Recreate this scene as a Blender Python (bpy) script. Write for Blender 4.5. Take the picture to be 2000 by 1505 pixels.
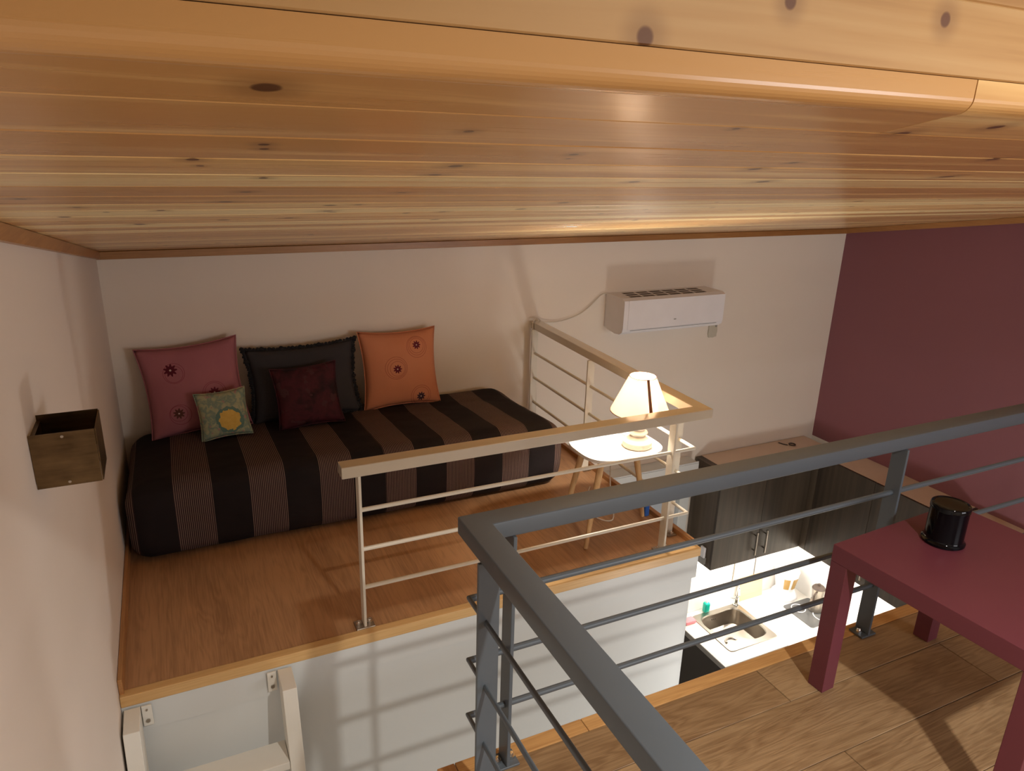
import bpy, bmesh, math, random
from mathutils import Vector, Matrix, noise
random.seed(7)
for o in list(bpy.data.objects): bpy.data.objects.remove(o)
scn = bpy.context.scene
COL = scn.collection
PI = math.pi

# ---------------------------------------------------------------- camera
CX, CY, CZ = 0.2744, -3.6192, 1.6
Rr = (0.90336771, -0.42801418, 0.02703045)
Ru = (0.11213339, 0.29656389, 0.94840706)
Rf = (0.41394793, 0.8537293, -0.31590092)
cd = bpy.data.cameras.new('camera'); cam = bpy.data.objects.new('camera', cd); COL.objects.link(cam)
cd.sensor_width = 36; cd.lens = 36 * 1407.93 / 2000; cd.clip_start = 0.01
cam.matrix_world = Matrix(((Rr[0], Ru[0], -Rf[0], CX), (Rr[1], Ru[1], -Rf[1], CY), (Rr[2], Ru[2], -Rf[2], CZ), (0, 0, 0, 1)))
scn.camera = cam
# ---------------------------------------------------------------- world, exposure
w = bpy.data.worlds.new('world'); scn.world = w; w.use_nodes = True
w.node_tree.nodes['Background'].inputs[0].default_value = (1, 0.9, 0.8, 1)
w.node_tree.nodes['Background'].inputs[1].default_value = 0.05
vs = scn.view_settings
vs.view_transform = 'Standard'; vs.look = 'None'; vs.gamma = 1; vs.use_curve_mapping = False
vs.exposure = 0.0
# ---------------------------------------------------------------- room lights (out-of-frame lamps of the room, plus an added soft fill)
def light(name, kind, loc, power, color, size=0.1, sy=None, rot=None, spread=None):
    l = bpy.data.lights.new(name, kind); l.energy = power; l.color = color
    if kind == 'POINT' or kind == 'SPOT': l.shadow_soft_size = size
    if kind == 'AREA':
        l.shape = 'RECTANGLE' if sy else 'DISK'; l.size = size
        if sy: l.size_y = sy
        if spread: l.spread = spread
    o = bpy.data.objects.new(name, l); COL.objects.link(o); o.location = loc
    if rot: o.rotation_euler = rot
    return o
light('ceiling_lamp_light', 'AREA', (1.23, -4.2, 2.35), 47, (1.0, 0.97, 0.90), 0.08, spread=math.radians(128))
light('front_fill_light', 'AREA', (3.1, -5.38, 1.15), 37, (0.95, 0.96, 1.0), 1.3, 0.9, (math.radians(90), 0, 0))  # unseen cool soft fill added behind the camera; the wall has no window there
light('ground_floor_lamp_light', 'POINT', (2.70, -2.25, -1.05), 35, (1.0, 0.98, 0.94), 0.16)

# ================================================================ materials
class G:
    def __init__(s, name):
        s.m = bpy.data.materials.new(name); s.m.use_nodes = True
        s.t = s.m.node_tree; s.n = s.t.nodes; s.l = s.t.links
        s.b = s.n['Principled BSDF']; s.out = s.n['Material Output']
        s._tc = None
    def node(s, typ, **kw):
        n = s.n.new(typ)
        for k, v in kw.items(): setattr(n, k, v)
        return n
    def put(s, sock, v):
        if isinstance(v, bpy.types.NodeSocket): s.l.new(v, sock)
        elif isinstance(v, (tuple, list)) and len(v) == 3 and sock.type == 'RGBA': sock.default_value = (*v, 1)
        else: sock.default_value = v
    def obj(s):
        if not s._tc: s._tc = s.node('ShaderNodeTexCoord')
        return s._tc.outputs['Object']
    def xyz(s, v=None):
        n = s.node('ShaderNodeSeparateXYZ'); s.put(n.inputs[0], v or s.obj()); return n.outputs
    def comb(s, x=0.0, y=0.0, z=0.0):
        n = s.node('ShaderNodeCombineXYZ'); s.put(n.inputs[0], x); s.put(n.inputs[1], y); s.put(n.inputs[2], z); return n.outputs[0]
    def m_(s, op, a, b=0.0, c=0.0, clamp=False):
        n = s.node('ShaderNodeMath', operation=op, use_clamp=clamp); s.put(n.inputs[0], a); s.put(n.inputs[1], b); s.put(n.inputs[2], c); return n.outputs[0]
    def scale(s, v, sc, off=(0, 0, 0)):
        n = s.node('ShaderNodeMapping'); s.put(n.inputs['Vector'], v); n.inputs['Scale'].default_value = sc; n.inputs['Location'].default_value = off; return n.outputs[0]
    def noise(s, v, scale=5, det=3, rough=0.5, dist=0.0, out=0):
        n = s.node('ShaderNodeTexNoise'); s.put(n.inputs['Vector'], v); n.inputs['Scale'].default_value = scale
        n.inputs['Detail'].default_value = det; n.inputs['Roughness'].default_value = rough; n.inputs['Distortion'].default_value = dist
        return n.outputs[out]
    def ramp(s, f, pts):
        n = s.node('ShaderNodeValToRGB'); s.put(n.inputs[0], f); e = n.color_ramp.elements
        while len(e) < len(pts): e.new(0.5)
        for i, (p, c) in enumerate(pts): e[i].position = p; e[i].color = (*c, 1) if len(c) == 3 else c
        return n.outputs[0]
    def mix(s, f, a, b, mode='MIX'):
        n = s.node('ShaderNodeMix', data_type='RGBA', blend_type=mode); s.put(n.inputs[0], f); s.put(n.inputs[6], a); s.put(n.inputs[7], b); return n.outputs[2]
    def sm(s, v, a, b, c=0.0, d=1.0):
        n = s.node('ShaderNodeMapRange', interpolation_type='SMOOTHSTEP'); s.put(n.inputs[0], v)
        for i, k in zip((1, 2, 3, 4), (a, b, c, d)): n.inputs[i].default_value = k
        return n.outputs[0]
    def attr(s, name):
        n = s.node('ShaderNodeAttribute'); n.attribute_name = name; return n.outputs['Fac']
    def bump(s, h, strength=0.3, dist=0.01):
        n = s.node('ShaderNodeBump'); s.put(n.inputs['Height'], h); n.inputs['Strength'].default_value = strength; n.inputs['Distance'].default_value = dist
        s.l.new(n.outputs[0], s.b.inputs['Normal'])
    def set(s, col=None, rough=0.5, metal=0.0, spec=0.5, coat=0.0, coatr=0.1, trans=0.0):
        if col is not None: s.put(s.b.inputs['Base Color'], col)
        s.put(s.b.inputs['Roughness'], rough); s.b.inputs['Metallic'].default_value = metal
        s.b.inputs['Specular IOR Level'].default_value = spec; s.b.inputs['Coat Weight'].default_value = coat
        s.b.inputs['Coat Roughness'].default_value = coatr; s.b.inputs['Transmission Weight'].default_value = trans
        return s.m

def plain(name, col, rough=0.5, metal=0.0, var=0.06, vs_=8, bump=0.0, **kw):
    g = G(name); nz = g.noise(g.obj(), vs_, 3)
    c = g.mix(nz, tuple(x * (1 - var) for x in col), tuple(min(1, x * (1 + var)) for x in col))
    g.set(c, rough, metal, **kw)
    if bump: g.bump(g.noise(g.obj(), 180, 2), bump, 0.002)
    return g.m

KNOTS = [(0.338, -3.15, 0.0119), (0.507, -3.046, 0.0062), (0.307, -2.857, 0.0083), (0.315, -2.818, 0.005), (0.359, -2.955, 0.0064), (0.362, -2.933, 0.0055), (0.575, -2.841, 0.0113), (0.579, -2.762, 0.0108), (0.381, -2.562, 0.0103), (0.366, -2.416, 0.0136), (0.601, -2.552, 0.0095), (0.276, -2.248, 0.0094), (0.23, -1.892, 0.0134), (0.519, -2.013, 0.0135), (0.112, -2.473, 0.01), (0.666, -2.942, 0.0069), (0.676, -2.913, 0.0038), (0.992, -2.346, 0.0151), (0.736, -3.1, 0.0049), (0.928, -3.115, 0.011), (1.006, -3.155, 0.0103), (1.462, -2.803, 0.0155), (0.997, -2.918, 0.008), (0.996, -2.853, 0.0123), (1.291, -2.981, 0.0117), (1.146, -2.715, 0.0142), (0.386, -2.72, 0.0073), (0.562, -2.203, 0.0121), (0.819, -2.135, 0.0109), (0.908, -2.705, 0.0113), (0.588, -2.339, 0.0089), (0.162, -2.336, 0.0077)]
def pine(name, knots=(), stretch=(1.2, 26, 26), base=((.56, .30, .105), (.78, .50, .205), (.93, .74, .38)), axis=0, rough=0.24, vor=True, coat=.15):
    """varnished pine; grain runs along the axis; the tone of each board is its own"""
    g = G(name); o = g.obj(); r = g.attr('rnd')
    off = g.comb(g.m_('MULTIPLY', r, 37.0), g.m_('MULTIPLY', r, 11.0), g.m_('MULTIPLY', r, 5.0))
    va = g.node('ShaderNodeVectorMath', operation='ADD'); g.put(va.inputs[0], o); g.put(va.inputs[1], off)
    st = [26, 26, 26]; st[axis] = 1.3
    n1 = g.noise(g.scale(va.outputs[0], tuple(st)), 1.0, 4, 0.55, 0.6)
    st2 = [160, 160, 160]; st2[axis] = 3
    n2 = g.noise(g.scale(va.outputs[0], tuple(st2)), 1.0, 2, 0.5)
    f = g.m_('ADD', g.m_('MULTIPLY', n1, 0.9), g.m_('MULTIPLY', g.m_('SUBTRACT', r, 0.5), 0.42))
    f = g.m_('ADD', f, g.m_('MULTIPLY', g.m_('SUBTRACT', n2, 0.5), 0.16))
    c = g.ramp(f, [(0.30, base[0]), (0.47, base[1]), (0.64, base[2])])
    x = g.xyz(o)
    kn = None
    for (kx, ky, kr) in knots:
        if axis == 0:
            dx = g.m_('SUBTRACT', x[0], kx); dy = g.m_('SUBTRACT', x[1] if name != 'pine_fascia' else x[2], ky)
        d = g.m_('SQRT', g.m_('ADD', g.m_('MULTIPLY', dx, dx), g.m_('MULTIPLY', dy, dy)))
        k = g.sm(d, kr * 0.55, kr * 1.05, 1.0, 0.0)
        h = g.sm(d, kr * 0.8, kr * 3.0, 0.35, 0.0)
        k = g.m_('MAXIMUM', k, h)
        kn = k if kn is None else g.m_('MAXIMUM', kn, k)
    if vor:
        v = g.node('ShaderNodeTexVoronoi', feature='F1', voronoi_dimensions='2D')
        s1 = g.scale(va.outputs[0], (3.1, 8.2, 1)); g.put(v.inputs['Vector'], s1); v.inputs['Scale'].default_value = 1
        v.inputs['Randomness'].default_value = 0.75
        df = g.node('ShaderNodeVectorMath', operation='SUBTRACT'); g.put(df.inputs[0], v.outputs['Position']); g.put(df.inputs[1], s1)
        dd = g.xyz(g.scale(df.outputs[0], (1 / 3.1, 1 / 8.2, 0)))
        d = g.m_('SQRT', g.m_('ADD', g.m_('MULTIPLY', dd[0], dd[0]), g.m_('MULTIPLY', dd[1], dd[1])))
        rr = g.m_('MULTIPLY', g.xyz(v.outputs['Color'])[0], 0.015)
        q = g.m_('DIVIDE', d, g.m_('ADD', rr, 0.0008))
        k = g.sm(q, 0.5, 1.1, 1.0, 0.0)
        if knots: k = g.m_('MULTIPLY', k, g.m_('GREATER_THAN', x[1], -2.35))
        kn = k if kn is None else g.m_('MAXIMUM', kn, k)
    if kn is not None: c = g.mix(g.m_('MULTIPLY', kn, 0.9), c, (.06, .014, .005) if vor else (.11, .035, .014))
    g.set(c, g.m_('ADD', rough, g.m_('MULTIPLY', n2, 0.10)), 0, 0.5, coat=coat, coatr=.12)
    g.bump(n2, 0.05, 0.001)
    return g.m

def wood(name, dark, light_, axis=0, s=1.0, rough=0.45, cath=0.0, bmp=0.06):
    g = G(name); o = g.obj(); r = g.attr('rnd')
    off = g.comb(g.m_('MULTIPLY', r, 17.0), g.m_('MULTIPLY', r, 9.0), g.m_('MULTIPLY', r, 23.0))
    va = g.node('ShaderNodeVectorMath', operation='ADD'); g.put(va.inputs[0], o); g.put(va.inputs[1], off)
    st = [16 * s] * 3; st[axis] = 1.6 * s
    warp = g.noise(g.scale(va.outputs[0], tuple(st)), 1.0, 2, 0.5, 0.4)
    rings = g.m_('FRACT', g.m_('MULTIPLY', warp, 9.0))
    rings = g.m_('ABSOLUTE', g.m_('SUBTRACT', rings, 0.5))
    st2 = [230 * s] * 3; st2[axis] = 7 * s
    fine = g.noise(g.scale(va.outputs[0], tuple(st2)), 1.0, 3, 0.6)
    st3 = [7 * s] * 3; st3[axis] = 1.2 * s
    broad = g.noise(g.scale(va.outputs[0], tuple(st3)), 1.0, 3, 0.5)
    f = g.m_('ADD', g.m_('MULTIPLY', rings, 2 * cath), g.m_('MULTIPLY', fine, 0.55 - cath * 0.3))
    f = g.m_('ADD', f, g.m_('MULTIPLY', broad, 0.6 - cath * 0.5))
    f = g.m_('ADD', f, g.m_('MULTIPLY', g.m_('SUBTRACT', r, 0.5), 0.22))
    c = g.ramp(f, [(0.33, dark), (0.78, light_)])
    g.set(c, rough); g.bump(fine, bmp, 0.001)
    return g.m

def wall_paint(name, col, rough=0.75):
    g = G(name); a = g.noise(g.obj(), 1.3, 4, 0.6); b = g.noise(g.obj(), 60, 3)
    c = g.mix(a, tuple(x * 0.96 for x in col), tuple(min(1, x * 1.03) for x in col))
    g.set(c, rough, spec=0.3); g.bump(b, 0.12, 0.002); return g.m

M = {}
M['wall'] = wall_paint('cream_plaster', (.80, .71, .61))
M['wallL'] = wall_paint('pink_white_plaster', (.80, .715, .64))
M['purple'] = wall_paint('plum_paint', (.25, .100, .118), 0.55)
M['panel'] = wall_paint('white_painted_board', (.66, .675, .665), 0.5)
M['tile'] = plain('white_kitchen_wall', (.84, .82, .78), 0.35)
M['dark'] = plain('ground_floor_laminate', (.30, .24, .18), 0.5)
M['pine'] = pine('pine_ceiling', KNOTS)
M['fascia'] = pine('pine_fascia', [(.845, 1.702, .0075), (.683, 1.699, .007), (.565, 1.6675, .0085), (.965, 1.630, .008)], vor=False,
                   base=((.38, .19, .06), (.49, .275, .10), (.55, .335, .14)), rough=0.4, coat=0)
M['trimwood'] = wood('varnished_trim', (.30, .125, .035), (.52, .27, .095), 0, rough=0.35)
M['trimwoodY'] = wood('varnished_trim_side', (.30, .125, .04), (.50, .25, .09), 1, rough=0.35)
M['edgewood'] = wood('pine_edging', (.50, .27, .09), (.70, .45, .20), 0, rough=0.35)
M['vinyl'] = wood('brown_floor_vinyl', (.18, .082, .034), (.44, .235, .112), 1, 1.0, 0.42, 0.12)
M['oak'] = wood('oak_laminate', (.18, .098, .044), (.36, .232, .120), 0, 1.5, 0.45, 0.20)
M['nosing'] = wood('pine_nosing', (.36, .17, .055), (.60, .34, .13), 0, 1.0, 0.35, 0.16)
M['white'] = plain('ivory_painted_steel', (.72, .66, .55), 0.38)
M['whitewood'] = plain('white_painted_wood', (.76, .73, .66), 0.5)
M['railtop'] = plain('ivory_handrail_paint', (.60, .53, .42), 0.22, spec=.8, coat=1.0)
M['grey'] = plain('grey_painted_steel', (.092, .108, .125), 0.36, 0.0, spec=.4)
M['plastic'] = plain('white_plastic', (.80, .78, .80), 0.35)
M['ventdark'] = plain('dark_vent', (.06, .04, .03), 0.6)
M['chrome'] = plain('polished_chrome', (.75, .74, .72), 0.12, 1.0)
M['steel'] = plain('brushed_steel', (.42, .38, .33), 0.3, 1.0)
M['black'] = plain('black_gloss', (.002, .002, .003), 0.07, spec=.22)
M['pinktable'] = plain('plum_lacquer', (.135, .029, .043), 0.45)
M['beech'] = wood('beech_leg', (.52, .30, .13), (.74, .50, .26), 2, 1.0, 0.45)
M['tabletop'] = plain('white_lacquer', (.85, .82, .77), 0.35)
M['kitwood'] = wood('grey_brown_laminate', (.022, .016, .012), (.105, .078, .054), 2, 0.10, 0.45, bmp=.01)
M['kitbase'] = plain('dark_base_front', (.035, .032, .030), 0.5)
M['cabtop'] = plain('beige_cabinet_top', (.66, .52, .41), 0.6)
M['worktop'] = plain('white_worktop', (.80, .76, .70), 0.4)
M['wtedge'] = plain('grey_worktop_edge', (.28, .27, .25), 0.5)
M['bronze'] = None
M['teal'] = plain('teal_soap_liquid', (.0, .42, .32), 0.2)
M['pink'] = plain('pink_sponge', (.85, .30, .34), 0.8, bump=0.4)
M['blue'] = plain('blue_plastic', (.03, .13, .50), 0.4)
M['cable'] = plain('white_cable', (.66, .58, .48), 0.5)
M['brownseam'] = plain('brown_seam_tape', (.22, .09, .04), 0.7)
M['board'] = wood('light_chopping_board', (.66, .48, .26), (.80, .63, .40), 0)
M['greypic'] = plain('pale_grey_print', (.45, .47, .50), 0.5)
M['hob'] = plain('dark_glass_hob', (.10, .10, .10), 0.2)
M['amber'] = plain('amber_glass', (.42, .26, .09), 0.12)
M['plaster'] = plain('rough_plaster_patch', (.55, .50, .40), 0.9, bump=0.6)
M['paneglass'] = plain('pale_window_pane', (.42, .46, .52), 0.15)
M['lampwood'] = plain('whitewashed_turned_wood', (.74, .66, .56), 0.6, vs_=40, var=0.15)

def bronze():
    g = G('aged_bronze'); n = g.noise(g.scale(g.obj(), (6, 6, 40)), 1, 4, .6); b = g.noise(g.obj(), 14, 3)
    f = g.m_('ADD', g.m_('MULTIPLY', n, .5), g.m_('MULTIPLY', b, .5))
    g.set(g.ramp(f, [(.35, (.055, .032, .014)), (.68, (.20, .13, .062))]), 0.33, 0.85); return g.m
M['bronze'] = bronze()

def bedspread():
    g = G('striped_bedspread'); x = g.xyz()
    p = g.m_('FRACT', g.m_('DIVIDE', g.m_('SUBTRACT', x[0], 0.197 - 1.4), 0.28))
    band = g.m_('LESS_THAN', p, 0.5)
    pin = g.m_('FRACT', g.m_('MULTIPLY', x[0], 140.0))
    pin = g.m_('LESS_THAN', pin, 0.24)
    thread = g.noise(g.scale(g.obj(), (20, 300, 300)), 1, 2)
    c1 = g.mix(pin, (.034, .018, .020), (.30, .21, .165))
    nb = g.noise(g.obj(), 6, 3)
    c0 = g.mix(nb, (.006, .0045, .006), (.018, .012, .012))
    c = g.mix(band, c0, c1)
    g.set(c, 0.85, spec=0.25)
    g.bump(thread, 0.35, 0.002)
    return g.m
M['spread'] = bedspread()

def flower_mat(name, base, var, flowers, petal, ringc):
    """plain cloth with embroidered flowers inside thin stitched rings, at local x/z positions"""
    g = G(name); x = g.xyz(); nz = g.noise(g.obj(), 9, 3)
    c = g.mix(nz, base, var)
    for (fx, fz, fr, pc, rings) in flowers:
        dx = g.m_('SUBTRACT', x[0], fx); dz = g.m_('SUBTRACT', x[2], fz)
        d = g.m_('SQRT', g.m_('ADD', g.m_('MULTIPLY', dx, dx), g.m_('MULTIPLY', dz, dz)))
        for (rx, rz, rr) in rings:
            ex = g.m_('SUBTRACT', x[0], fx + rx); ez = g.m_('SUBTRACT', x[2], fz + rz)
            e = g.m_('SQRT', g.m_('ADD', g.m_('MULTIPLY', ex, ex), g.m_('MULTIPLY', ez, ez)))
            line = g.m_('LESS_THAN', g.m_('ABSOLUTE', g.m_('SUBTRACT', e, rr)), 0.0011)
            c = g.mix(g.m_('MULTIPLY', line, 0.75), c, ringc)
        a = g.m_('ARCTAN2', dz, dx)
        pr = g.m_('MULTIPLY', g.m_('ADD', 0.85, g.m_('MULTIPLY', g.m_('COSINE', g.m_('MULTIPLY', a, 9.0)), 0.2)), fr)
        c = g.mix(g.m_('LESS_THAN', d, pr), c, pc)
        c = g.mix(g.m_('LESS_THAN', d, fr * 0.16), c, (.6, .45, .4))
    g.set(c, 0.75, spec=0.3); g.bump(g.noise(g.scale(g.obj(), (300, 300, 300)), 1, 2), 0.3, 0.001)
    return g.m
M['pinkc'] = flower_mat('pink_embroidered_cloth', (.34, .115, .135), (.41, .15, .165),
    [(-.085, .10, .028, (.10, .004, .014), [(.012, -.016, .045), (.012, -.02, .037)]),
     (.08, -.03, .024, (.13, .012, .03), [(.0, .0, .05), (.0, .004, .040)]),
     (-.085, -.10, .024, (.12, .04, .028), [(.006, -.006, .046), (0, 0, .036)])], 0, (.22, .03, .05))
M['orangec'] = flower_mat('orange_embroidered_cloth', (.55, .20, .095), (.62, .25, .13),
    [(.085, .115, .022, (.13, .01, .02), [(0, -.006, .047), (0, -.004, .038), (0, -.01, .055)]),
     (-.03, .0, .022, (.12, .006, .016), [(0, .002, .038), (-.004, .004, .048), (-.006, .006, .057)]),
     (.09, -.155, .023, (.05, .02, .03), [(0, .004, .045), (0, .004, .055)])], 0, (.26, .05, .03))
def blotch(name, base, cols, sc=14):
    g = G(name); nz = g.noise(g.obj(), sc, 3, .6, .5); n2 = g.noise(g.scale(g.obj(), (1, 1, 1), (3, 1, 7)), sc * 1.6, 2)
    c = g.ramp(nz, [(.30, base), (.46, cols[0]), (.56, base), (.66, cols[1])])
    c = g.mix(g.m_('GREATER_THAN', n2, .64), c, cols[2])
    return g, c
g, c = blotch('green_floral_cloth', (.40, .40, .24), [(.20, .28, .22), (.45, .42, .26), (.42, .25, .22)], 26)
x = g.xyz(); dx = g.m_('SUBTRACT', x[0], .022); dz = g.m_('ADD', x[2], .03)
d = g.m_('SQRT', g.m_('ADD', g.m_('MULTIPLY', dx, dx), g.m_('MULTIPLY', dz, dz)))
d = g.m_('ADD', d, g.m_('MULTIPLY', g.m_('SUBTRACT', g.noise(g.obj(), 50, 2), .5), .03))
yel = g.mix(g.noise(g.obj(), 60, 2), (.62, .36, .06), (.80, .56, .14))
c = g.mix(g.m_('LESS_THAN', d, .060), c, (.13, .22, .18))
c = g.mix(g.m_('LESS_THAN', d, .046), c, yel)
g.set(c, .75, spec=.3); M['greenc'] = g.m
g, c = blotch('dark_red_floral_cloth', (.034, .005, .009), [(.065, .008, .014), (.014, .003, .005), (.06, .018, .02)], 12)
g.set(c, .75, spec=.3); M['redc'] = g.m
M['greyc'] = plain('charcoal_cloth', (.030, .026, .028), 0.85, bump=0.3)
M['ruffle'] = plain('black_ruffle', (.006, .005, .006), 0.9)

def shade_mat():
    m = bpy.data.materials.new('pleated_lamp_shade'); m.use_nodes = True; t = m.node_tree; t.nodes.remove(t.nodes['Principled BSDF'])
    d = t.nodes.new('ShaderNodeBsdfDiffuse'); d.inputs[0].default_value = (.88, .78, .68, 1)
    tr = t.nodes.new('ShaderNodeBsdfTranslucent'); tr.inputs[0].default_value = (.97, .86, .74, 1)
    mx = t.nodes.new('ShaderNodeMixShader'); mx.inputs[0].default_value = 0.32
    t.links.new(d.outputs[0], mx.inputs[1]); t.links.new(tr.outputs[0], mx.inputs[2]); t.links.new(mx.outputs[0], t.nodes['Material Output'].inputs[0])
    return m
M['shade'] = shade_mat()
def emit(name, col, s):
    m = bpy.data.materials.new(name); m.use_nodes = True; t = m.node_tree; t.nodes.remove(t.nodes['Principled BSDF'])
    e = t.nodes.new('ShaderNodeEmission'); e.inputs[0].default_value = (*col, 1); e.inputs[1].default_value = s
    t.links.new(e.outputs[0], t.nodes['Material Output'].inputs[0]); return m
M['bulb'] = emit('lit_bulb', (1, .72, .42), 60)
M['led'] = emit('lit_strip_light', (1, .93, .82), 25)

# ================================================================ mesh helpers
class MB:
    def __init__(s): s.bm = bmesh.new(); s.ly = s.bm.faces.layers.float.new('rnd')
    def _tag(s, fs):
        r = random.random()
        for f in fs: f[s.ly] = r
    def box(s, a, b, bev=0.0, seg=2, mat=None):
        vs_ = [s.bm.verts.new((x, y, z)) for x in (a[0], b[0]) for y in (a[1], b[1]) for z in (a[2], b[2])]
        idx = [(0, 1, 3, 2), (4, 6, 7, 5), (0, 4, 5, 1), (2, 3, 7, 6), (0, 2, 6, 4), (1, 5, 7, 3)]
        fs = [s.bm.faces.new([vs_[i] for i in q]) for q in idx]
        s._tag(fs)
        if mat is not None: bmesh.ops.transform(s.bm, matrix=mat, verts=vs_)
        bmesh.ops.recalc_face_normals(s.bm, faces=fs)
        if bev > 0:
            es = list({e for f in fs for e in f.edges})
            r = bmesh.ops.bevel(s.bm, geom=es, offset=bev, segments=seg, affect='EDGES', profile=0.5, clamp_overlap=True)
        return s
    def prism(s, pts, axis, a, b, bev=0.0):
        """polygon pts in the two other axes, extruded along axis from a to b"""
        def mk(p, t):
            v = list(p); v.insert(axis, t); return s.bm.verts.new(v)
        A = [mk(p, a) for p in pts]; B = [mk(p, b) for p in pts]; n = len(pts)
        fs = [s.bm.faces.new(A), s.bm.faces.new(B[::-1])] + [s.bm.faces.new((A[i], A[(i + 1) % n], B[(i + 1) % n], B[i])) for i in range(n)]
        s._tag(fs); bmesh.ops.recalc_face_normals(s.bm, faces=fs)
        if bev > 0:
            bmesh.ops.bevel(s.bm, geom=list({e for f in fs for e in f.edges}), offset=bev, segments=2, affect='EDGES', profile=.5, clamp_overlap=True)
        return s
    def tube(s, path, r, n=10, caps=True, r2=None):
        P = [Vector(p) for p in path]; rings = []; up = None
        for i, p in enumerate(P):
            d = (P[min(i + 1, len(P) - 1)] - P[max(i - 1, 0)]).normalized()
            if up is None:
                up = Vector((0, 0, 1)) if abs(d.z) < .9 else Vector((1, 0, 0))
            u = (up - d * up.dot(d)).normalized(); v = d.cross(u); up = u
            rr = r if r2 is None else r + (r2 - r) * i / (len(P) - 1)
            rings.append([s.bm.verts.new(p + (u * math.cos(2 * PI * k / n) + v * math.sin(2 * PI * k / n)) * rr) for k in range(n)])
        fs = []
        for A, B in zip(rings, rings[1:]):
            for k in range(n): fs.append(s.bm.faces.new((A[k], A[(k + 1) % n], B[(k + 1) % n], B[k])))
        if caps: fs += [s.bm.faces.new(rings[0][::-1]), s.bm.faces.new(rings[-1])]
        s._tag(fs); bmesh.ops.recalc_face_normals(s.bm, faces=fs); return s
    def lathe(s, prof, c=(0, 0, 0), n=40, sx=1, sy=1, close=True):
        rings = []
        for (r, z) in prof:
            if r < 1e-6: rings.append([s.bm.verts.new((c[0], c[1], c[2] + z))])
            else: rings.append([s.bm.verts.new((c[0] + sx * r * math.cos(2 * PI * k / n), c[1] + sy * r * math.sin(2 * PI * k / n), c[2] + z)) for k in range(n)])
        fs = []
        for A, B in zip(rings, rings[1:]):
            for k in range(n):
                q = [A[k % len(A)], A[(k + 1) % len(A)], B[(k + 1) % len(B)], B[k % len(B)]]
                u = []
                for v in q:
                    if v not in u: u.append(v)
                if len(u) > 2:
                    try: fs.append(s.bm.faces.new(u))
                    except ValueError: pass
        s._tag(fs); bmesh.ops.recalc_face_normals(s.bm, faces=fs); return s
    def build(s, name, mat, parent=None, smooth=False, loc=None, sharp=40):
        me = bpy.data.meshes.new(name); s.bm.to_mesh(me); s.bm.free()
        o = bpy.data.objects.new(name, me); COL.objects.link(o); me.materials.append(mat)
        if smooth:
            for p in me.polygons: p.use_smooth = True
            try: me.set_sharp_from_angle(angle=math.radians(sharp))
            except Exception: pass
        if loc: o.location = loc
        if parent: o.parent = parent
        return o

def smooth_path(p, it=2):
    p = [Vector(q) for q in p]
    for _ in range(it):
        o = [p[0]]
        for a, b in zip(p, p[1:]): o += [a * .75 + b * .25, a * .25 + b * .75]
        p = o + [p[-1]]
    return p
def empty(name, loc=(0, 0, 0), rz=0.0):
    o = bpy.data.objects.new(name, None); COL.objects.link(o); o.location = loc; o.rotation_euler = (0, 0, rz); o.empty_display_size = .1
    return o
def tag(o, label, cat, group=None):
    o['label'] = label; o['category'] = cat
    if group: o['group'] = group
    return o
def struct(name, mb, mat, **kw):
    o = mb.build(name, mat, **kw); o['kind'] = 'structure'; return o
def rbox(mb, a, b, r, n=(8, 8, 8), fn=None):
    """rounded box surface with a regular grid, optional displacement fn(Vector)->Vector"""
    lo = Vector(a); hi = Vector(b); c0 = lo + Vector((r, r, r)); c1 = hi - Vector((r, r, r)); bm = mb.bm; cache = {}
    def V(i, j, k):
        key = (i, j, k)
        if key in cache: return cache[key]
        p = Vector([lo[t] + (hi[t] - lo[t]) * (i, j, k)[t] / n[t] for t in range(3)])
        q = Vector([min(max(p[t], c0[t]), c1[t]) for t in range(3)]); d = p - q
        if d.length > 1e-9:
            m = max(abs(d.x), abs(d.y), abs(d.z)); d = d.normalized() * min(r, m); p = q + d
        if fn: p = fn(p)
        cache[key] = bm.verts.new(p); return cache[key]
    fs = []
    for ax in range(3):
        u, v = [t for t in range(3) if t != ax]
        for side in (0, n[ax]):
            for i in range(n[u]):
                for j in range(n[v]):
                    q = []
                    for (di, dj) in ((0, 0), (1, 0), (1, 1), (0, 1)):
                        k = [0, 0, 0]; k[ax] = side; k[u] = i + di; k[v] = j + dj; q.append(V(*k))
                    fs.append(bm.faces.new(q))
    mb._tag(fs); bmesh.ops.recalc_face_normals(bm, faces=fs)
    return mb

# ================================================================ the setting
W = 4.595; GF = -2.65; YB = -5.4; K = 0.163; Z0 = 1.113
ceilz = lambda y: Z0 - K * y
YF = -3.199
struct('floor', MB().box((-.1, YB - .1, GF - .1), (W + .1, .1, GF)), M['dark'])
struct('wall_back', MB().box((-.1, 0, GF), (W + .1, .1, 2.7)), M['wall'])
struct('wall_left', MB().box((-.1, YB, GF), (0, 0, 2.7)), M['wallL'])
struct('wall_right', MB().box((W, YB, -.44), (W + .1, 0, 2.7)), M['purple'])
struct('wall_right_lower', MB().box((W, YB, GF), (W + .1, 0, -.44)), M['tile'])
struct('wall_kitchen_splashback', MB().box((3.42, -.008, -1.75), (W - .001, -.0005, -1.19)), M['tile'])
struct('wall_front', MB().box((-.1, YB - .1, GF), (W + .1, YB, 2.7)), M['wall'])
struct('ceiling_upper', MB().box((-.1, YB, 2.60), (W + .1, YF, 2.70)), M['panel'])

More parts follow.
